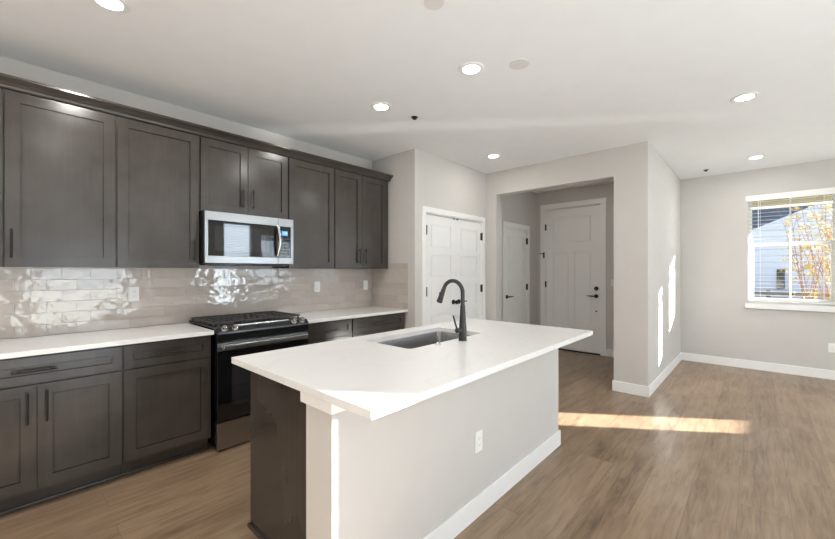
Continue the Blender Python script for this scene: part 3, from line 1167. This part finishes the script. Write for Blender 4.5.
# ------------------------------------------------------------------ island
IX0, IX1 = 0.800, 2.894
IY0, IYW, IY1 = 1.15, 1.325, 1.985
isl = thing('kitchen_island', 'kitchen island with painted front wall and dark cabinet end in the middle of the floor', 'island', ((IX0 + IX1) / 2, 1.5, 0))
MB().box(IX0, IX1, IY0, IYW, 0, 0.880, 0.002).build('front_wall', 'wall', isl)
m = MB()
m.box(IX0 - 0.012, IX1 + 0.0, IY0 - BT, IY0, 0, BH, 0.004)
m.box(IX1, IX1 + BT, IY0 - BT, IYW, 0, BH, 0.004)
m.build('baseboard', 'trim', isl)
m = MB()
m.box(IX0 - 0.006, IX0 + 0.13, IY0 - 0.006, IYW + 0.034, 0.830, 0.880, 0.002)
m.build('support_block', 'trim', isl)
m = MB()
m.box(0.889, IX1 - 0.04, IYW, IY1 - 0.022, 0.105, 0.64)
m.box(0.889, 1.495, IYW, IY1 - 0.022, 0.64, 0.862)
m.box(2.315, IX1 - 0.04, IYW, IY1 - 0.022, 0.64, 0.862)
m.box(1.495, 2.315, IY1 - 0.04, IY1 - 0.022, 0.64, 0.862)
m.box(0.889, IX1 - 0.04, IYW, IY1 - 0.09, 0.0, 0.105)
m.build('carcass', 'cab', isl)
MB().box(0.870, 0.889, IYW, IY1, 0.0, 0.880, 0.001).build('end_panel', 'cab', isl)
m = MB()
m.box(0.857, 0.8699, IYW, IY1 + 0.012, 0, 0.022, 0.005)
m.box(0.857, 0.889, IY1, IY1 + 0.012, 0, 0.022, 0.005)
m.build('shoe_molding', 'cab', isl)
MB().box(IX1 - 0.04, IX1 - 0.021, IYW, IY1, 0.0, 0.880, 0.001).build('end_panel', 'cab', isl)
for x0, x1 in ((0.893, 1.42), (1.424, 1.882), (1.886, 2.342), (2.346, 2.841)):
    m = MB()
    f = lambda u, w, d: (u, IY1 - d, w)
    panel_leaf(m, x0, x1, 0.122, 0.868, [(x0 + 0.06, x1 - 0.06, 0.182, 0.808)], f, 0.020, 0.010)
    dd = m.build('door', 'cab', isl)
    m = MB()
    m.cyl((x1 - 0.04, IY1 + 0.03, 0.64), (x1 - 0.04, IY1 + 0.03, 0.81), 0.0055, seg=12)
    for z in (0.662, 0.788):
        m.cyl((x1 - 0.04, IY1 - 0.001, z), (x1 - 0.04, IY1 + 0.03, z), 0.0048, seg=10)
    m.build('handle', 'black_metal', dd)

# island worktop with the sink cut-out
TX0, TX1, TY0, TY1 = 0.777, 2.924, 0.904, 1.998
SX0, SX1, SY0, SY1 = 1.535, 2.290, 1.455, 1.860
bm = bmesh.new()
outer = [bm.verts.new((x, y, CZ1)) for x, y in rrect(TX0, TX1, TY0, TY1, 0.004, 3)]
inner = [bm.verts.new((x, y, CZ1)) for x, y in rrect(SX0, SX1, SY0, SY1, 0.028, 7)]
ed = []
for loop in (outer, inner):
    for i in range(len(loop)):
        ed.append(bm.edges.new((loop[i], loop[(i + 1) % len(loop)])))
bmesh.ops.triangle_fill(bm, use_beauty=True, use_dissolve=False, edges=ed)
r_ = bmesh.ops.extrude_face_region(bm, geom=list(bm.faces))
bmesh.ops.translate(bm, verts=[v for v in r_['geom'] if isinstance(v, bmesh.types.BMVert)], vec=(0, 0, CZ0 - CZ1))
q = MB()
q.bm.free()
q.bm = bm
top = tag(q.build('island_countertop', 'quartz', smooth=False), 'large white quartz worktop with a sink cut-out on the kitchen island', 'countertop')
bv = top.modifiers.new('edge', 'BEVEL')
bv.width = 0.002
bv.segments = 2
bv.limit_method = 'ANGLE'
bv.angle_limit = R(60)

# sink bowl
sk = thing('sink', 'rectangular stainless undermount sink set into the island worktop', 'sink', ((SX0 + SX1) / 2, (SY0 + SY1) / 2, 0.66))
bm = bmesh.new()
e = 0.006
loops = []
for (grow, z, r) in ((0.022, CZ0 - 0.001, 0.05), (e * 0.3, CZ0 - 0.001, 0.030), (e * 0.1, CZ0 - 0.006, 0.029), (-0.004, 0.735, 0.03), (-0.010, 0.705, 0.035), (-0.030, 0.685, 0.04), (-0.06, 0.680, 0.04), (-0.15, 0.677, 0.03)):
    loops.append([bm.verts.new((x, y, z)) for x, y in rrect(SX0 - grow, SX1 + grow, SY0 - grow, SY1 + grow, r, 7)])
for a, b in zip(loops, loops[1:]):
    for i in range(len(a)):
        bm.faces.new((a[i], a[(i + 1) % len(a)], b[(i + 1) % len(b)], b[i]))
bm.faces.new(loops[-1])
q = MB()
q.bm.free()
q.bm = bm
bowl = q.build('basin', 'sink_steel', sk, weighted=False)
so = bowl.modifiers.new('wall', 'SOLIDIFY')
so.thickness = 0.0015
so.offset = -1
m = MB()
m.lathe([(0.045, 0.0), (0.045, 0.003), (0.038, 0.004), (0.034, 0.001), (0.008, 0.0015), (0.006, 0.004), (0.002, 0.005)], (1.91, 1.70, 0.677), 32)
m.build('drain', 'chrome', sk)

# faucet
FX, FY = 1.958, 1.392
fa = thing('faucet', 'matte black gooseneck pull-down faucet standing behind the island sink', 'faucet', (FX, FY, CZ1))
m = MB()
m.lathe([(0.028, 0.0), (0.028, 0.004), (0.0255, 0.006), (0.025, 0.05), (0.0245, 0.075), (0.021, 0.12), (0.0175, 0.18), (0.0155, 0.22), (0.015, 0.225)], (FX, FY, CZ1), 28)
m.build('body', 'faucet', fa)
pts = [(FX, FY, CZ1 + 0.22), (FX, FY, CZ1 + 0.27)]
cr, zc = 0.078, CZ1 + 0.300
for k in range(0, 23):
    a = R(180 - 160 * k / 22)
    pts.append((FX, FY + cr + cr * math.cos(a), zc + cr * math.sin(a)))
m = MB()
m.tube(pts, 0.0128, 18)
m.build('spout', 'faucet', fa)
ex = Vector(pts[-1])
dr = (Vector(pts[-1]) - Vector(pts[-2])).normalized()
m = MB()
m.tube([ex, ex + dr * 0.012, ex + dr * 0.014, ex + dr * 0.05, ex + dr * 0.098, ex + dr * 0.102], [0.0135, 0.0138, 0.0148, 0.0165, 0.0205, 0.0190], 20)
m.box(FX - 0.007, FX + 0.007, ex.y + dr.y * 0.04 + 0.010, ex.y + dr.y * 0.04 + 0.022, ex.z + dr.z * 0.07, ex.z + dr.z * 0.03, 0.003)
m.build('spray_head', 'faucet', fa)
m = MB()
hz = CZ1 + 0.066
m.cyl((FX - 0.015, FY + 0.004, hz), (FX - 0.050, FY + 0.014, hz), 0.0165, seg=22, bev=0.003)
m.tube([(FX - 0.042, FY + 0.012, hz + 0.006), (FX - 0.052, FY + 0.022, hz + 0.05), (FX - 0.060, FY + 0.030, hz + 0.095)], [0.0062, 0.0058, 0.0052], 12)
m.build('lever', 'faucet', fa)
m = MB()
m.lathe([(0.019, 0.0), (0.019, 0.006), (0.016, 0.009), (0.014, 0.010), (0.012, 0.0085), (0.003, 0.009)], (1.735, 1.415, CZ1), 28)
tag(m.build('air_switch', 'chrome'), 'small round steel button set in the worktop near the sink', 'button')


# ------------------------------------------------------------------ ceiling fittings
def downlight(x, y, label, power=11.0):
    t = thing('recessed_light', label, 'ceiling light', (x, y, ZC), 'round recessed ceiling lights')
    m = MB()
    m.lathe([(0.088, 0.0), (0.088, -0.004), (0.082, -0.008), (0.060, -0.007), (0.054, -0.001)], (x, y, ZC), 40)
    m.build('trim_ring', 'plastic', t)
    m = MB()
    m.lathe([(0.0555, -0.002), (0.0555, -0.0062), (0.050, -0.0068), (0.004, -0.0072)], (x, y, ZC), 40)
    m.build('lens', 'lamp', t)
    l = bpy.data.lights.new('lamp_glow', 'AREA')
    l.shape = 'DISK'
    l.size = 0.106
    l.energy = power
    l.color = (1.0, 0.965, 0.915)
    o = bpy.data.objects.new('lamp_glow', l)
    COL.objects.link(o)
    o.parent = t
    o.location = (0, 0, -0.0085)
    return t


LP = 4.0
downlight(0.359, 2.48, 'lit recessed light cut off at the top left edge of the photo', 2.4 * LP)
downlight(2.155, 1.461, 'large-looking lit recessed light nearest the pale ceiling disc', LP)
downlight(2.138, 2.362, 'lit recessed light above the range, beside the small ceiling sprinkler', LP)
downlight(3.97, 2.37, 'lit recessed light in front of the pantry doors near the hall opening', 0.55 * LP)
downlight(3.98, 0.08, 'lit recessed light over the open floor right of the island', LP)
downlight(6.17, 0.02, 'lit recessed light over the dining area near the window', LP)
for (x, y) in ((0.34, 1.05), (-1.2, 2.4), (0.4, -2.2), (2.2, -2.2), (4.0, -2.2), (6.1, -2.2)):  # all unseen: the first inferred from cabinet reflections, the others added for light
    downlight(x, y, 'unseen recessed light outside the view', LP if y < 0 else (0.6 * LP if y < 1.5 else 2.2 * LP))
downlight(5.55, 1.95, 'unseen recessed light added to brighten the entry hall', 0.35 * LP)  # added lamp, out of sight behind the header, brightens the hall
m = MB()
m.lathe([(0.066, 0.0), (0.066, -0.003), (0.062, -0.005), (0.004, -0.006)], (2.325, 1.188, ZC), 40)
tag(m.build('ceiling_cover_disc', 'cover'), 'blank pale round cover disc beside the middle recessed light', 'ceiling cover')
m = MB()
m.lathe([(0.052, 0.0), (0.052, -0.003), (0.049, -0.005), (0.004, -0.006)], (1.495, 1.245, ZC), 40)
tag(m.build('ceiling_cover_disc', 'cover'), 'white round cover disc touching the top edge of the photo', 'ceiling cover')


def sprinkler(x, y, label):
    t = thing('fire_sprinkler', label, 'sprinkler', (x, y, ZC), 'small ceiling sprinklers')
    m = MB()
    m.lathe([(0.046, 0.0), (0.046, -0.003), (0.040, -0.006), (0.014, -0.007)], (x, y, ZC), 30)
    m.build('escutcheon', 'plastic', t)
    m = MB()
    m.lathe([(0.031, -0.0055), (0.031, -0.009), (0.026, -0.012), (0.012, -0.014), (0.010, -0.020), (0.018, -0.022), (0.018, -0.025), (0.003, -0.0255)], (x, y, ZC), 24)
    m.build('sprinkler_head', 'black_metal', t)


sprinkler(2.478, 2.291, 'dark-tipped ceiling sprinkler near the light above the range')
sprinkler(6.464, 0.53, 'dark-tipped ceiling sprinkler near the dining wall')

# ------------------------------------------------------------------ dining window
def window_unit(name, y0, y1, z0, z1, label, split=True):
    t = thing(name, label, 'window', (XD + 0.1, (y0 + y1) / 2, z0), kind='structure')
    xo, xi = XD + 0.145, XD + 0.075
    f = 0.030
    m = MB()
    m.box(xi, xo, y0, y0 + f, z0, z1, 0.003)
    m.box(xi, xo, y1 - f, y1, z0, z1, 0.003)
    m.box(xi, xo, y0 + f, y1 - f, z0, z0 + f + 0.015, 0.003)
    m.box(xi, xo, y0 + f, y1 - f, z1 - f, z1, 0.003)
    m.build('window_frame', 'trim', t)
    zm = z0 + (z1 - z0) * 0.55
    s = 0.030
    a, b = y0 + f, y1 - f
    # upper sash stands outside the lower one
    for (nm, za, zb, x0, x1) in (('upper_sash', zm - 0.02, z1 - f, xi + 0.040, xi + 0.062), ('lower_sash', z0 + f + 0.015, zm + 0.025, xi + 0.010, xi + 0.036)):
        m = MB()
        low = nm == 'lower_sash'
        sw = s if low else 0.012
        m.box(x0, x1, a, a + sw, za, zb, 0.002)
        m.box(x0, x1, b - sw, b, za, zb, 0.002)
        m.box(x0, x1, a + sw, b - sw, za, za + 0.030, 0.002)
        m.box(x0, x1, a + sw, b - sw, zb - (0.045 if low else 0.012), zb, 0.002)
        yc = (y0 + y1) / 2
        m.box(x0 + 0.006, x1 - 0.006, yc - 0.009, yc + 0.009, za + 0.030, zb - 0.012)
        sa = m.build(nm, 'trim', t)
        m = MB()
        xc = (x0 + x1) / 2
        m.box(xc - 0.002, xc + 0.002, a + sw, b - sw, za + 0.030, zb - 0.012)
        m.build('glass_pane', 'glass', sa)
    return t


w1 = window_unit('window_1', WY0, WY1, WZ0, WZ1, 'white single-hung dining window facing a blue-sided house')
m = MB()
m.box(XD - 0.05, XD - 0.0005, WY0 - 0.03, WY1 + 0.03, WZ0 - 0.068, WZ0 + 0.0, 0.004)
m.box(XD - 0.0005, XD + 0.08, WY0 + 0.001, WY1 - 0.001, WZ0 + 0.0002, WZ0 + 0.003)
m.build('window_sill', 'trim', w1)
window_unit('window_2', W2Y0, W2Y1, WZ0, WZ1, 'narrow dining window beyond the right edge of the photo')
# window blind
bl = thing('window_blind', 'open white horizontal slat blind hanging in the dining window', 'blind', (XD + 0.03, (WY0 + WY1) / 2, WZ1))
m = MB()
m.box(XD - 0.022, XD - 0.004, WY0 - 0.026, WY1 + 0.026, 2.312, 2.390, 0.003)
m.box(XD - 0.004, XD + 0.045, WY0 + 0.002, WY1 - 0.002, WZ1 - 0.045, WZ1 - 0.001, 0.002)
m.build('valance', 'trim', bl)
m = MB()
nsl = 27
for k in range(nsl):
    z = 2.30 - k * (2.30 - WZ0 - 0.062) / (nsl - 1)
    m.box(XD + 0.006, XD + 0.054, WY0 + 0.006, WY1 - 0.006, z - 0.0013, z + 0.0013)
m.build('slats', 'slat', bl)
MB().box(XD + 0.006, XD + 0.054, WY0 + 0.006, WY1 - 0.006, WZ0 + 0.022, WZ0 + 0.042, 0.004).build('bottom_rail', 'plastic', bl)
for y in (WY1 - 0.125, WY0 + 0.125):
    m = MB()
    for x in (XD + 0.0045, XD + 0.0555):
        m.box(x - 0.001, x + 0.001, y - 0.0015, y + 0.0015, WZ0 + 0.03, WZ1 - 0.02)
    m.build('ladder_cord', 'plastic', bl)
MB().cyl((XD - 0.004, WY1 - 0.105, WZ1 - 0.02), (XD - 0.004, WY1 - 0.105, WZ1 - 0.45), 0.004, seg=10).build('tilt_wand', 'plastic', bl)

# third window of the side wall, and the living end openings
t = thing('window_3', 'narrow window in the stepped wall at the living end behind the viewer', 'window', ((JW[0] + JW[1]) / 2, JY - 0.1, JW[2]), kind='structure')
m = MB()
ya, yb = JY - 0.12, JY - 0.06
m.box(JW[0], JW[0] + 0.018, ya, yb, JW[2], JW[3])
m.box(JW[1] - 0.018, JW[1], ya, yb, JW[2], JW[3])
m.box(JW[0] + 0.018, JW[1] - 0.018, ya, yb, JW[2], JW[2] + 0.018)
m.box(JW[0] + 0.018, JW[1] - 0.018, ya, yb, JW[3] - 0.018, JW[3])
m.build('window_frame', 'trim', t)
MB().box(JW[0] + 0.018, JW[1] - 0.018, JY - 0.092, JY - 0.088, JW[2] + 0.018, JW[3] - 0.018).build('glass_pane', 'glass', t)
for nm, gq, lab, cat in (('door_4', GP, 'sliding glass door behind the viewer in the living area', 'door'),
                         ('window_4', GQ, 'tall living room window behind the viewer', 'window'),
                         ('window_5', GR, 'wide living room window behind the viewer near the dining side', 'window')):
    t = thing(nm, lab, cat, ((gq[0] + gq[1]) / 2, YB - 0.08, gq[2]), kind='structure')
    m = MB()
    y0, y1, f = YB - 0.12, YB - 0.06, 0.035
    m.box(gq[0], gq[0] + f, y0, y1, gq[2], gq[3])
    m.box(gq[1] - f, gq[1], y0, y1, gq[2], gq[3])
    m.box(gq[0] + f, gq[1] - f, y0, y1, gq[2], gq[2] + f)
    m.box(gq[0] + f, gq[1] - f, y0, y1, gq[3] - f, gq[3])
    if gq is not GQ:
        xc = (gq[0] + gq[1]) / 2
        m.box(xc - 0.03, xc + 0.03, y0, y1, gq[2] + f, gq[3] - f)
    m.build('frame', 'trim', t)
    MB().box(gq[0] + f, gq[1] - f, YB - 0.092, YB - 0.088, gq[2] + f, gq[3] - f).build('glass_pane', 'glass', t)

bq = thing('window_blind', 'open slat blind in the tall living room window behind the viewer', 'blind', ((GQ[0] + GQ[1]) / 2, YB - 0.02, GQ[3]))
MB().box(GQ[0] + 0.003, GQ[1] - 0.003, YB - 0.055, YB - 0.004, GQ[3] - 0.04, GQ[3] - 0.001, 0.002).build('headrail', 'trim', bq)
m = MB()
for k in range(44):
    z = GQ[2] + 0.05 + k * 0.0455
    m.extrude_x([(YB - 0.052, z + 0.0062), (YB - 0.004, z - 0.0088), (YB - 0.004, z - 0.0062), (YB - 0.052, z + 0.0088)], GQ[0] + 0.006, GQ[1] - 0.006)
m.build('slats', 'plastic', bq)
for x in (GQ[0] + 0.1, GQ[1] - 0.1):
    MB().box(x - 0.001, x + 0.001, YB - 0.0035, YB - 0.0015, GQ[2] + 0.03, GQ[3] - 0.03).build('ladder_cord', 'plastic', bq)

# ------------------------------------------------------------------ outdoors beyond the dining window
struct('trim_4', MB().box(8.16, 8.20, -4.4, 3.0, 2.352, 2.50), 'fascia', 'white fascia board at the edge of the outside eave', 'fascia')
struct('trim_5', MB().box(XD + 0.17, 8.16, -4.4, 3.0, 2.384, 2.50), 'soffit', 'olive soffit of the eave above the dining window', 'soffit')
struct('ground', MB().box(-14, 40, -40, 16, -0.75, -0.55), 'ground', 'dry grass ground outside the dining window', 'ground')

struct('sun_blocker_wall', MB().box(5.50, 6.75, -5.10, -5.0, -0.55, 3.0), 'siding', 'unseen wall added outside the living room to block the sun', 'wall')  # added blocker, stops sun through the wide living room window reaching the island

nh = thing('neighbor_house', 'pale blue sided neighboring house with navy roof outside the window', 'house', (12.0, 1.0, -0.55))
# gable wall: the rake rises to the right, towards -y
xg = 12.0
bm = bmesh.new()
sl = (2.79 - 2.312) / (0.164 + 0.88)
zy = lambda y: 2.312 + sl * (0.164 - y)
poly = [(3.2, -0.55), (3.2, zy(3.2)), (-4.2, zy(-4.2)), (-4.2, -0.55)]
fa_ = [bm.verts.new((xg, y, z)) for y, z in poly]
bk_ = [bm.verts.new((xg + 1.2, y, z)) for y, z in poly]
for i in range(4):
    bm.faces.new((fa_[i], fa_[(i + 1) % 4], bk_[(i + 1) % 4], bk_[i]))
bm.faces.new(fa_)
bm.faces.new(list(reversed(bk_)))
q = MB()
q.bm.free()
q.bm = bm
q.build('gable_wall', 'siding', nh, smooth=False)
bm = bmesh.new()
pr_ = [(13.2, 1.0), (17.5, 5.6), (17.5, 1.0)]
A_ = [bm.verts.new((x, -6.0, z)) for x, z in pr_]
B_ = [bm.verts.new((x, 7.0, z)) for x, z in pr_]
for i in range(3):
    bm.faces.new((A_[i], A_[(i + 1) % 3], B_[(i + 1) % 3], B_[i]))
bm.faces.new(A_)
bm.faces.new(list(reversed(B_)))
q = MB()
q.bm.free()
q.bm = bm
q.build('roof', 'navy', nh, smooth=False)
MB().box(13.2, 17.5, -6.0, 7.0, -0.55, 1.0).build('rear_wall', 'siding', nh)
fw_ = MB().box(xg - 0.03, xg, -0.43, -0.315, 0.96, 1.37).build('window', 'darkwin', nh)
m = MB()
m.box(xg - 0.05, xg - 0.001, -0.45, -0.43, 0.94, 1.39)
m.box(xg - 0.05, xg - 0.001, -0.43, -0.315, 1.37, 1.39)
m.box(xg - 0.05, xg - 0.001, -0.43, -0.315, 0.94, 0.96)
m.build('window_trim', 'navy', fw_)
m = MB()
for k in range(12):
    z = -0.45 + k * 0.115
    m.box(11.30, 11.33, -3.0, 2.4, z, z + 0.075)
for y in (-3.0, -1.6, -0.2, 1.2, 2.35):
    m.box(11.33, 11.40, y, y + 0.07, -0.55, 0.93)
tag(m.build('slat_fence', 'fence'), 'low dark slat fence standing before the neighboring house', 'fence')

# shrub with yellow leaves
sh = thing('leafy_shrub', 'tall bare-stemmed shrub with yellow autumn leaves outside the window', 'shrub', (9.3, -0.75, -0.55))
ms, ml = MB(), MB()
rs = random.Random(21)


def leaf(p, s):
    a, b_, c = rs.uniform(0, 6.28), rs.uniform(-0.9, 0.9), rs.uniform(0, 6.28)
    mt = Matrix.Translation(p) @ Matrix.Rotation(a, 4, 'Z') @ Matrix.Rotation(b_, 4, 'X') @ Matrix.Rotation(c, 4, 'Y')
    v = [ml.bm.verts.new(mt @ Vector(q_)) for q_ in ((0, -s, 0), (s * .45, -s * .25, s * .12), (s * .38, s * .4, s * .1), (0, s, 0), (-s * .38, s * .4, s * .1), (-s * .45, -s * .25, s * .12))]
    ml.bm.faces.new((v[0], v[1], v[2], v[3]))
    ml.bm.faces.new((v[0], v[3], v[4], v[5]))


for k in range(34):
    by = -0.98 + rs.uniform(-0.45, 0.42)
    bxx = 9.3 + rs.uniform(-0.3, 0.3)
    top = rs.uniform(1.5, 3.0)
    p = Vector((bxx, by, -0.55))
    d = Vector((rs.uniform(-.10, .10), rs.uniform(-.14, .20), 1)).normalized()
    pts = [p.copy()]
    n_ = 9
    for i in range(n_):
        d = (d + Vector((rs.uniform(-.07, .07), rs.uniform(-.09, .09), 0))).normalized()
        p = p + d * (top + 0.55) / n_
        pts.append(p.copy())
    ms.tube(pts, [0.011 * (1 - 0.75 * i / n_) for i in range(n_ + 1)], 6)
    for i in range(3, n_ + 1):
        for tw in range(2):
            q0 = pts[i]
            dd_ = Vector((rs.uniform(-1, 1), rs.uniform(-1, 1), rs.uniform(0.1, 0.9))).normalized()
            q1 = q0 + dd_ * rs.uniform(0.10, 0.26)
            ms.tube([q0, (q0 + q1) / 2 + Vector((0, 0, 0.01)), q1], [0.004, 0.003, 0.002], 5)
            den = 0.22 if q1.z < 1.25 else 0.8
            for _ in range(9):
                if rs.random() < den * 0.8:
                    leaf(q1 + Vector((rs.uniform(-.05, .05), rs.uniform(-.05, .05), rs.uniform(-.05, .05))), rs.uniform(0.020, 0.036))
ms.build('stems', 'stem', sh)
ml.build('leaves', 'leaf', sh, smooth=False)
